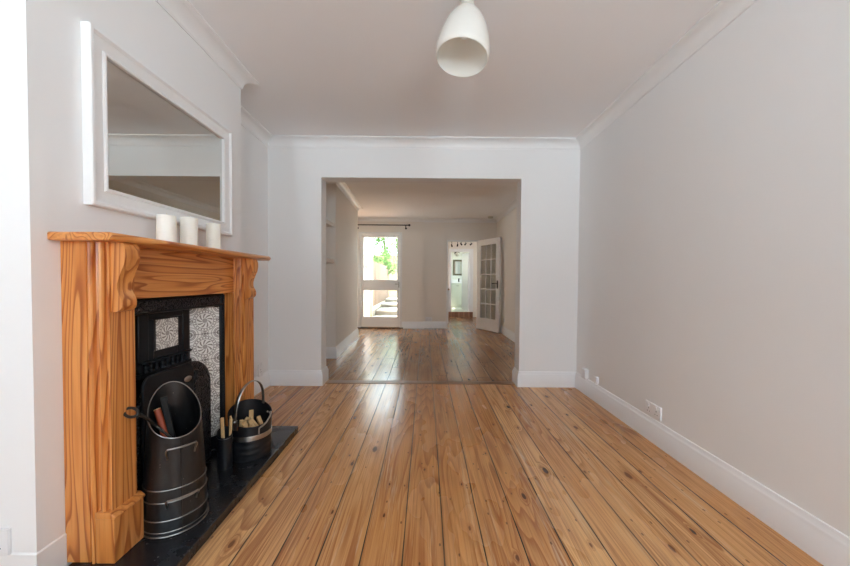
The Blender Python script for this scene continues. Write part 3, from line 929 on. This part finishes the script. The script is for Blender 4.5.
# splayed tile cheeks
XIi = -1.318
TW = math.hypot(XIi - XI, TYo - TYi)
zt, zb = .885, HZ + .075
nt = (zt - zb) / .152
for s in (0, 1):
    f = (lambda y: y) if s == 0 else mir
    m = MB()
    P1, P2 = Vector((XI - .008, f(TYo), 0)), Vector((XIi, f(TYi), 0))
    dn = Vector((-(P2 - P1).y, (P2 - P1).x, 0)).normalized() * .006
    m.quad([(P2.x, P2.y, zb), (P1.x, P1.y, zb), (P1.x, P1.y, zt), (P2.x, P2.y, zt)], [(0, -nt), (1, -nt), (1, 0), (0, 0)])
    bk = [P + dn * (-1 if s == 0 else 1) for P in (P1, P2)]
    # backing gives the tiles thickness
    a0, a1 = bk
    m.quad([(P1.x, P1.y, zb), (a0.x, a0.y, zb), (a0.x, a0.y, zt), (P1.x, P1.y, zt)], [(0, 0)] * 4)
    m.quad([(P2.x, P2.y, zb), (P2.x, P2.y, zt), (a1.x, a1.y, zt), (a1.x, a1.y, zb)], [(0, 0)] * 4)
    m.quad([(a0.x, a0.y, zb), (a1.x, a1.y, zb), (a1.x, a1.y, zt), (a0.x, a0.y, zt)], [(0, 0)] * 4)
    o = m.build('tile_cheek', 'patterned_tile', t, smooth=False)
    o['label'] = 'grey and white patterned tiles'
# central panel above the fire
Y0, Y1 = 1.560, 1.895
m = MB()
m.box(-1.40, XIi, mir(TYi) - .02, TYi + .02, .60, .892)                    # back plate
m.box(XIi, -1.298, Y0, Y0 + .060, .605, .885).box(XIi, -1.298, Y1 - .045, Y1, .605, .885).box(XIi, -1.298, Y0 + .06, Y1 - .045, .855, .885)
m.box(XIi, -1.302, Y0 + .06, 1.655, .655, .855).box(XIi, -1.302, 1.815, Y1 - .045, .655, .855).box(XIi, -1.302, 1.655, 1.815, .655, .700)
m.box(XIi, -1.288, Y0 - .01, Y1 + .008, .590, .612)
m.build('hood_panel', 'cast_iron', t, bev=.004)
m = MB()
for i in range(9):
    y = Y0 + .03 + i * (Y1 - Y0 - .06) / 8
    m.lathe([(.010, .612), (.011, .618), (.006, .624), (.009, .634), (.006, .644), (.011, .650), (.011, .656)], (-1.292, y, 0), 12, cap=True)
m.box(-1.304, -1.282, Y0, Y1, .656, .664)
m.build('gallery_rail', 'cast_iron', t, angle=50)
m = MB()
m.quad([(-1.297, 1.660, .702), (-1.297, 1.811, .702), (-1.297, 1.811, .851), (-1.297, 1.660, .851)], [(0, 0), (1, 0), (1, 1), (0, 1)])
m.quad([(-1.305, 1.660, .702), (-1.297, 1.660, .702), (-1.297, 1.660, .851), (-1.305, 1.660, .851)], [(0, 0)] * 4)
o = m.build('hood_tile', 'patterned_tile', t, smooth=False); o['label'] = 'single patterned tile set in the iron hood'
# fire box behind and plinth strip below
m = MB().box(-1.43, -1.40, mir(TYi), TYi, HZ + .001, .892).box(-1.40, XIi, mir(TYi) - .02, mir(TYi), HZ + .001, .60).box(-1.40, XIi, TYi, TYi + .02, HZ + .001, .60)
m.build('fire_back', 'dark_void', t, smooth=False)
m = MB().prism([(XIi - .002, mir(TYi) - .0), (XI - .006, mir(TYo)), (XI - .006, mir(TYo) + .02), (XIi - .002, mir(TYi) + .02)], HZ + .001, zb, 'xy')
m.build('cheek_plinth', 'cast_iron', t, bev=.003)
m = MB().prism([(XIi - .002, TYi), (XI - .006, TYo), (XI - .006, TYo - .02), (XIi - .002, TYi - .02)], HZ + .001, zb, 'xy')
m.build('cheek_plinth', 'cast_iron', t, bev=.003)

# arched iron fire cover standing in front of the opening
def archpts(y0, y1, z0, z1, r, n=10):
    p = [(y0, z0), (y1, z0)]
    p += [(y1 - r + r * math.sin(PI / 2 - PI / 2 * i / n) * 1.0, z1 - r * 1.0 + r * math.sin(PI / 2 * i / n)) for i in range(n + 1)]
    p += [(y0 + r - r * math.sin(PI / 2 * i / n), z1 - r + r * math.cos(PI / 2 * i / n)) for i in range(n + 1)]
    return p
CY0, CY1, CZ = 1.440, 1.936, .622
t = thing('fire_cover', (-1.21, (CY0 + CY1) / 2, HZ), 'black iron arched cover with a small oval badge closing the fire opening', 'fire cover')
m = MB().prism(archpts(CY0, CY1, HZ + .001, CZ, .155), -1.221, -1.204, 'yz')
m.build('plate', 'cast_iron_ornament', t, bev=.006, angle=50)
m = MB().prism(archpts(CY0 + .012, 1.772, HZ + .001, CZ + .006, .05), -1.2039, -1.190, 'yz')
m.build('front_panel', 'cast_iron', t, bev=.005, angle=50)
m = MB().box(-1.2038, -1.186, 1.773, 1.806, HZ + .001, CZ - .045)
m.build('ornament_strip', 'cast_iron_ornament', t, bev=.004)
m = MB().sphere((-1.186, 1.722, .550), .015, 12, (.35, 1.8, 1.0))
o = m.build('badge', 'brushed_steel', t); o['label'] = 'small oval silver badge'

# ------------------------------------------------------------------ wall mirror over the mantel
MY0, MY1, MZ0, MZ1 = 1.282, 2.212, 1.322, 1.985
t = thing('wall_mirror', (XB, (MY0 + MY1) / 2, MZ0), 'large rectangular mirror in a white moulded frame over the mantel', 'mirror')
prof = [(0, .001), (0, .030), (.004, .035), (.014, .036), (.020, .031), (.024, .027), (.062, .021), (.066, .026), (.072, .028), (.078, .024), (.080, .012), (.080, .001)]
m = MB(); bm = m.bm
loops = []
for d, hgt in prof:
    loops.append([bm.verts.new((XB + hgt, y, z)) for y, z in ((MY0 + d, MZ0 + d), (MY1 - d, MZ0 + d), (MY1 - d, MZ1 - d), (MY0 + d, MZ1 - d))])
for A, B in zip(loops, loops[1:] + loops[:1]):
    for i in range(4):
        bm.faces.new((A[i], A[(i + 1) % 4], B[(i + 1) % 4], B[i]))
m.build('frame', 'satin_white', t, angle=25)
d = .078
m = MB().box(XB + .004, XB + .012, MY0 + d, MY1 - d, MZ0 + d, MZ1 - d)
m.build('glass', 'mirror_silver', t, smooth=False)

# candles
for (x, y, r, h, w) in ((-1.152, 1.452, .0352, .121, 'left'), (-1.150, 1.600, .0362, .140, 'middle'), (-1.150, 1.785, .0344, .141, 'right')):
    pass
def candle(x, y, r, h, label):
    z0 = 1.2046
    t = thing('pillar_candle', (x, y, z0), label, 'candle', 'candles on the mantel shelf')
    prof = [(r - .002, 0), (r, .002), (r, h - .003), (r - .002, h), (r * .6, h - .002), (.004, h - .004)]
    MB().lathe([(a, z0 + b) for a, b in prof], (x, y, 0), 40, cap=True).build('wax_body', 'wax', t)
    MB().tube([(x, y, z0 + h - .005), (x + .001, y, z0 + h + .006), (x, y + .001, z0 + h + .012)], .0016, 8).build('wick', 'wick', t)
candle(-1.165, 1.560, .0375, .128, 'white pillar candle on the mantel, leftmost of three')
candle(-1.165, 1.708, .0372, .144, 'white pillar candle on the mantel, middle one of three')
candle(-1.165, 1.905, .0355, .147, 'white pillar candle on the mantel, rightmost of three')

# ------------------------------------------------------------------ coal hod
def vessel(m, c, prof, th, zfun, n=64, floor=.006, inner_floor=None):
    """round vessel with a sloping mouth: prof(s)->radius for s=0..1, top height zfun(angle)"""
    bm = m.bm; S = 22
    def ringset(off, zb_):
        rows = []
        for j in range(S + 1):
            row = []
            for i in range(n):
                a = 2 * PI * i / n
                zt_ = zfun(a)
                z = zb_ + (zt_ - zb_) * j / S
                r = prof(z) - off
                row.append(bm.verts.new((c[0] + r * math.cos(a), c[1] + r * math.sin(a), c[2] + z)))
            rows.append(row)
        return rows
    A = ringset(0, 0.0); B = ringset(th, floor)
    for R_ in (A, B):
        for p, q in zip(R_, R_[1:]):
            for i in range(n):
                bm.faces.new((p[i], p[(i + 1) % n], q[(i + 1) % n], q[i]))
    for i in range(n):
        bm.faces.new((A[-1][i], A[-1][(i + 1) % n], B[-1][(i + 1) % n], B[-1][i]))
    bm.faces.new(A[0]); bm.faces.new(B[0])
def lerp(xs, ys, x):
    if x <= xs[0]: return ys[0]
    for a, b, p, q in zip(xs, xs[1:], ys, ys[1:]):
        if x <= b:
            return p + (q - p) * (x - a) / (b - a)
    return ys[-1]
HC = (-1.036, 1.423, HZ + .001)
tl = math.atan2(-1.423, 1.036) + .16       # direction of the low lip
hr = lambda z: lerp((0, .015, .14, .19, .36, .60), (.1135, .1125, .108, .106, .0965, .080), z)
hz_ = lambda a: .462 - .092 * math.cos(a - tl) + .006 * math.cos(2 * (a - tl))
t = thing('coal_hod', HC, 'tall black metal coal hod with slanted mouth and wire bands on the hearth', 'coal hod')
m = MB(); vessel(m, HC, hr, .0022, hz_); m.build('body', 'hod_metal', t, angle=60)
def ring_on(c, r, zf, tube_r, n=72):
    pts = []
    for i in range(n):
        a = 2 * PI * i / n
        z = zf(a) if callable(zf) else zf
        rr = r(z) if callable(r) else r
        pts.append((c[0] + rr * math.cos(a), c[1] + rr * math.sin(a), c[2] + z))
    return MB().tube(pts, tube_r, 8, closed=True)
ring_on(HC, lambda z: hr(z) - .001, hz_, .0020).build('rim_wire', 'dark_wire', t)
for z, rr in ((.004, .003), (.020, .0018), (.064, .0026), (.134, .0026), (.181, .0026)):
    ring_on(HC, lambda q: hr(q) + .0008, z, rr).build('wire_band', 'dark_wire', t)
# seam
m = MB()
pts = []
for j in range(12):
    z = .004 + (hz_(tl) - .008) * j / 11
    pts.append((HC[0] + (hr(z) + .0006) * math.cos(tl + .02), HC[1] + (hr(z) + .0006) * math.sin(tl + .02), HC[2] + z))
m.tube(pts, .0016, 6); m.build('seam', 'hod_metal', t)
def loop_handle(c, a0, a1, z0, z1, rf, out, r=.0035):
    pts = []
    def P(a, z, o):
        q = rf(z) + o
        return (c[0] + q * math.cos(a), c[1] + q * math.sin(a), c[2] + z)
    pts += [P(a0, z0, .001), P(a0, z0 + .012, .004), P(a0, z1 - .010, out * .8)]
    for i in range(9):
        a = a0 + (a1 - a0) * (.06 + .88 * i / 8)
        pts.append(P(a, z1, out))
    pts += [P(a1, z1 - .010, out * .8), P(a1, z0 + .012, .004), P(a1, z0, .001)]
    return MB().tube(pts, r, 8)
loop_handle(HC, tl - .42, tl + .52, .300, .345, hr, .020).build('handle', 'dark_wire', t)
loop_handle(HC, tl - .42, tl + .50, .112, .150, hr, .020).build('handle', 'dark_wire', t)

# fire irons in the hod
RX = (-1.145, 1.362, .515)
t = thing('poker', (-1.02, 1.39, .2), 'dark iron poker with a ring handle leaning out of the coal hod', 'poker')
MB().tube([(-1.062, 1.272, .548), (-1.052, 1.300, .520), (-1.060, 1.352, .470), (-1.020, 1.372, .415), (-.990, 1.41, .30), (-.985, 1.44, .07)], [.0065, .006, .0055, .005, .005, .005]).build('shaft', 'black_iron_rod', t)
pts = []
rm = Matrix.Rotation(.35, 3, 'X')
for i in range(28):
    a = 2 * PI * i / 28
    pts.append((-1.082 + .024 * math.cos(a), 1.264 + .010 * math.sin(a), .556 + .012 * math.sin(a) - .006 * math.cos(a)))
MB().tube(pts, .0052, 8, closed=True).build('ring_handle', 'black_iron_rod', t)
t = thing('hearth_brush', (-1.06, 1.42, .2), 'reddish brown wooden tool handle sticking out of the coal hod', 'brush')
MB().tube([(-1.112, 1.427, .505), (-1.075, 1.412, .420), (-1.03, 1.42, .30), (-1.01, 1.43, .22)], [.0125, .0135, .013, .012], 14).build('handle', 'brown_handle', t)
o = MB().lathe([(.0126, 0), (.0126, .003), (.010, .004)], (-1.1125, 1.4272, .5045), 16, Matrix.Rotation(-.35, 3, 'Y'), cap=True).build('handle_end', 'kindling', t); o['label'] = 'pale cut end of the handle'
MB().box(-1.03, -.99, 1.40, 1.46, .085, .225, bev=.004).build('bristle_head', 'dark_void', t)
t = thing('fire_shovel', (-1.02, 1.44, .2), 'black rectangular shovel handle standing inside the coal hod', 'shovel')
Rm = Matrix.Translation((-1.030, 1.425, .30)) @ Matrix.Rotation(math.radians(-12), 4, 'Y') @ Matrix.Rotation(.5, 4, 'Z')
MB().box(-.011, .011, -.008, .008, -.14, .265, bev=.004, mat=Rm).build('handle', 'dark_void', t)
MB().box(-.03, .03, -.004, .004, -.235, -.14, bev=.002, mat=Rm).build('blade', 'cast_iron', t)

# ------------------------------------------------------------------ kindling bucket
BC = (-1.006, 1.979, HZ + .001)
bl = math.atan2(-.80, .60)                 # low side of the mouth
br = lambda z: lerp((0, .01, .12, .30), (.110, .111, .111, .116), z) + (.0016 * math.sin(z * 190) if .012 < z < .105 else 0)
bz = lambda a: .232 - .044 * math.cos(a - bl)
t = thing('kindling_bucket', BC, 'small round black bucket with silver band and arched handle at the hearth end', 'bucket')
m = MB(); vessel(m, BC, br, .002, bz); m.build('body', 'bucket_black', t, angle=60)
ring_on(BC, lambda z: br(z) - .001, bz, .0022).build('rim', 'bucket_black', t)
m = MB().lathe([(.1115, .112), (.1132, .113), (.1138, .130), (.1138, .136), (.1132, .1385), (.112, .1395)], BC, 64)
o = m.build('silver_band', 'brushed_steel', t); o['label'] = 'brushed silver band'
# bail handle
pa, pb = Vector((-1.034, 1.866, .278)), Vector((-.985, 2.090, .305))
pts = []
for i in range(25):
    s = i / 24
    a = PI * s
    p = pa.lerp(pb, (1 - math.cos(a)) / 2)
    p.z = .285 + .172 * math.sin(a) ** .8 + .01 * s
    p += Vector((.010, 0, 0)) * math.sin(a)
    pts.append(p)
m = MB().tube(pts, .005, 10, flat=(.0095, .0028), up=(1, -.25, 0))
m.build('bail_handle', 'brushed_steel', t)
for p in (pa, pb):
    q = Vector((p.x - BC[0], p.y - BC[1], 0)).normalized()
    Rm = Matrix((Vector((-q.y, q.x, 0)), q, Vector((0, 0, 1)))).transposed().to_4x4()
    Rm.translation = Vector((BC[0], BC[1], 0)) + q * .114 + Vector((0, 0, p.z - .02))
    MB().box(-.015, .015, -.001, .004, -.035, .025, bev=.0015, mat=Rm).sphere(Rm @ Vector((0, .006, .012)), .007, 8).build('handle_bracket', 'brushed_steel', t)
# tipping handle on the right flank
def BP(a, z, o): return (BC[0] + (.1125 + o) * math.cos(a), BC[1] + (.1125 + o) * math.sin(a), BC[2] + z)
a0 = -.62
MB().tube([BP(a0 - .12, .146, .004), BP(a0 - .12, .178, .007), BP(a0 + .02, .190, .016), BP(a0 + .16, .205, .022), BP(a0 + .30, .232, .026), BP(a0 + .42, .250, .022), BP(a0 + .50, .246, .010)], .0045, 8).build('tipping_handle', 'brushed_steel', t)
m = MB()
for a in (1.02, .78):
    m.sphere(BP(a, .205, -.0035), .006, 6)
m.build('rivet', 'brushed_steel', t)
rk = random.Random(3)
kl = []
for (x, y, z, tx, ty, L_, w) in ((-1.045, 1.945, .195, .15, .10, .13, .020), (-1.005, 1.985, .222, -.10, -.25, .15, .022), (-1.01, 1.930, .20, .2, .5, .12, .024), (-.975, 1.975, .205, -.5, .3, .12, .026), (-1.06, 1.985, .20, .6, -.2, .12, .022), (-.985, 1.935, .196, .9, .5, .11, .026), (-1.03, 2.02, .20, .3, .7, .13, .024), (-.96, 2.01, .200, -.7, -.5, .11, .024), (-1.02, 1.965, .185, 1.2, .1, .12, .026)):
    Rm = Matrix.Translation((x, y, z)) @ Matrix.Rotation(tx, 4, 'Y') @ Matrix.Rotation(ty, 4, 'X') @ Matrix.Rotation(rk.uniform(0, 3), 4, 'Z')
    m = MB().box(-w / 2, w / 2, -w * .4, w * .4, -L_ * .55, L_ * .45, bev=.002, mat=Rm)
    tag(m.build('kindling_piece', 'kindling'), 'pale chopped kindling piece inside the black bucket with silver band', 'kindling', 'kindling pieces in the bucket')

# small companion cup with long sticks
CC = (-1.063, 1.822, HZ + .001)
cl_ = math.atan2(-.86, .5)
t = thing('match_holder', CC, 'narrow black metal cup of sticks between hod and bucket', 'cup')
cz = lambda a: .188 - .018 * math.cos(a - cl_)
cr = lambda z: .0360
m = MB(); vessel(m, CC, cr, .0016, cz, 40); m.build('body', 'bucket_black', t, angle=60)
ring_on(CC, lambda z: .0365, lambda a: .168 - .004 * math.cos(a - cl_), .0013, 40).build('wire_band', 'dark_wire', t)
ring_on(CC, lambda z: .0358, cz, .0014, 40).build('rim', 'bucket_black', t)
for (x, y, tx, ty, L_, w) in ((-1.064, 1.818, -.01, .05, .265, .013), (-1.048, 1.830, .03, -.03, .262, .007), (-1.046, 1.838, .06, .03, .255, .006)):
    Rm = Matrix.Translation((x, y, HZ + .009)) @ Matrix.Rotation(tx, 4, 'Y') @ Matrix.Rotation(ty, 4, 'X')
    m = MB().box(-w / 2, w / 2, -w / 2, w / 2, 0, L_, bev=.001, mat=Rm)
    tag(m.build('fire_stick', 'kindling'), 'thin pale stick standing in the narrow black cup', 'stick', 'sticks in the narrow cup')

# ------------------------------------------------------------------ pendant lamp
PX, PY = .184, 1.62
t = thing('pendant_lamp', (PX, PY, ZC), 'white glass pendant lamp hanging from the front ceiling', 'pendant lamp')
MB().lathe([(.048, 0), (.048, -.010), (.040, -.020), (.012, -.024)], (PX, PY, ZC - .0005), 32, cap=True).build('ceiling_rose', 'satin_white', t)
MB().tube([(PX, PY, ZC - .02), (PX, PY, 2.375)], .0035, 8).build('cord', 'satin_white', t)
MB().lathe([(.012, 2.400), (.020, 2.392), (.024, 2.36), (.031, 2.325), (.033, 2.300), (.025, 2.296)], (PX, PY, 0), 32).build('lamp_holder', 'holder', t)
# egg shaped shade, mouth tilted
tilt = Matrix.Rotation(math.radians(-8), 3, 'X') @ Matrix.Rotation(math.radians(6), 3, 'Y')
out = [(.031, 0), (.050, -.014), (.072, -.042), (.092, -.080), (.107, -.125), (.116, -.165), (.121, -.200), (.121, -.225), (.118, -.245)]
inn = [(r - .004, z - .001) for r, z in out[::-1]]
inn[-1] = (.026, -.004)
m = MB().lathe(out + [(.116, -.2465)] + inn, (PX, PY, 2.298), 64, tilt)
m.build('lamp_shade', 'opal_glass', t, angle=60)
MB().lathe([(.013, .02), (.014, -.02), (.02, -.05), (.030, -.085), (.028, -.11), (.015, -.128), (.002, -.132)], (PX, PY, 2.29), 24, tilt, cap=True).build('bulb', 'shade_glass', t)

# ------------------------------------------------------------------ camera
p_, r_, y_ = (math.radians(a) for a in (1.3626, .4067, -.1941))
fw = Vector((-math.sin(y_) * math.cos(p_), math.cos(y_) * math.cos(p_), -math.sin(p_)))
rt = Vector((math.cos(y_), math.sin(y_), 0)); up = rt.cross(fw)
rt2 = rt * math.cos(r_) + up * math.sin(r_); up2 = -rt * math.sin(r_) + up * math.cos(r_)
cam = bpy.data.cameras.new('camera'); co = bpy.data.objects.new('camera', cam); COL.objects.link(co)
Rm = Matrix((rt2, up2, -fw)).transposed().to_4x4(); Rm.translation = (0, 0, 1.05)
co.matrix_world = Rm
cam.sensor_fit = 'HORIZONTAL'; cam.sensor_width = 36; cam.lens = 345 / 850 * 36
cam.shift_x = -1.583 / 850; cam.shift_y = 5.703 / 850
cam.clip_start = .02
SC.camera = co

# ------------------------------------------------------------------ light: overcast sky through the windows
w = bpy.data.worlds.new('sky'); SC.world = w; w.use_nodes = True
nt_ = w.node_tree; nt_.nodes.clear()
bg = nt_.nodes.new('ShaderNodeBackground'); ow = nt_.nodes.new('ShaderNodeOutputWorld')
tc = nt_.nodes.new('ShaderNodeTexCoord'); sx_ = nt_.nodes.new('ShaderNodeSeparateXYZ'); mr = nt_.nodes.new('ShaderNodeMapRange'); mc = nt_.nodes.new('ShaderNodeMix')
mc.data_type = 'RGBA'
nt_.links.new(tc.outputs['Generated'], sx_.inputs[0]); nt_.links.new(sx_.outputs[2], mr.inputs[0])
mr.inputs[1].default_value = -.06; mr.inputs[2].default_value = .02
mc.inputs[6].default_value = (1.60, 1.89, 2.06, 1)      # bright sunlit street below the horizon
mc.inputs[7].default_value = (.77, .90, 1.0, 1)         # hazy bright sky above
nt_.links.new(mr.outputs[0], mc.inputs[0]); nt_.links.new(mc.outputs[2], bg.inputs[0])
bg.inputs[1].default_value = 5.0
nt_.links.new(bg.outputs[0], ow.inputs[0])
sn = bpy.data.lights.new('sun', 'SUN'); sn.energy = 19; sn.angle = math.radians(1.0); sn.color = (1, .95, .86)
so = bpy.data.objects.new('sun', sn); COL.objects.link(so)
so.rotation_euler = Vector((.20, .03, -.98)).to_track_quat('-Z', 'Y').to_euler()
def portal(name, loc, rot, sx, sy):
    l = bpy.data.lights.new(name, 'AREA'); l.shape = 'RECTANGLE'; l.size = sx; l.size_y = sy
    l.cycles.is_portal = True
    o = bpy.data.objects.new(name, l); COL.objects.link(o); o.location = loc; o.rotation_euler = rot
for a, b in WINS:
    portal('front_window_portal', ((a + b) / 2, YW - TH - .01, (WZ0 + WZ1) / 2), (PI / 2, 0, 0), b - a, WZ1 - WZ0)
portal('garden_door_portal', ((GX0 + GX1) / 2, RD + .11, GZ / 2), (-PI / 2, 0, 0), GX1 - GX0, GZ)
portal('kitchen_window_portal', (KL - .11, 8.8, 1.55), (0, -PI / 2, 0), .9, 1.0)
portal('bathroom_window_portal', (.59, 11.35, 1.55), (0, -PI / 2, 0), .7, .7)

SC.view_settings.view_transform = 'Standard'
SC.view_settings.look = 'None'
SC.view_settings.gamma = 1.0
SC.view_settings.use_curve_mapping = False
SC.view_settings.exposure = 1.12
SC.cycles.max_bounces = 14
SC.cycles.diffuse_bounces = 9
SC.cycles.glossy_bounces = 5
SC.cycles.transparent_max_bounces = 10
SC.cycles.use_denoising = True
SC.cycles.sample_clamp_indirect = 8
SC.cycles.caustics_reflective = False
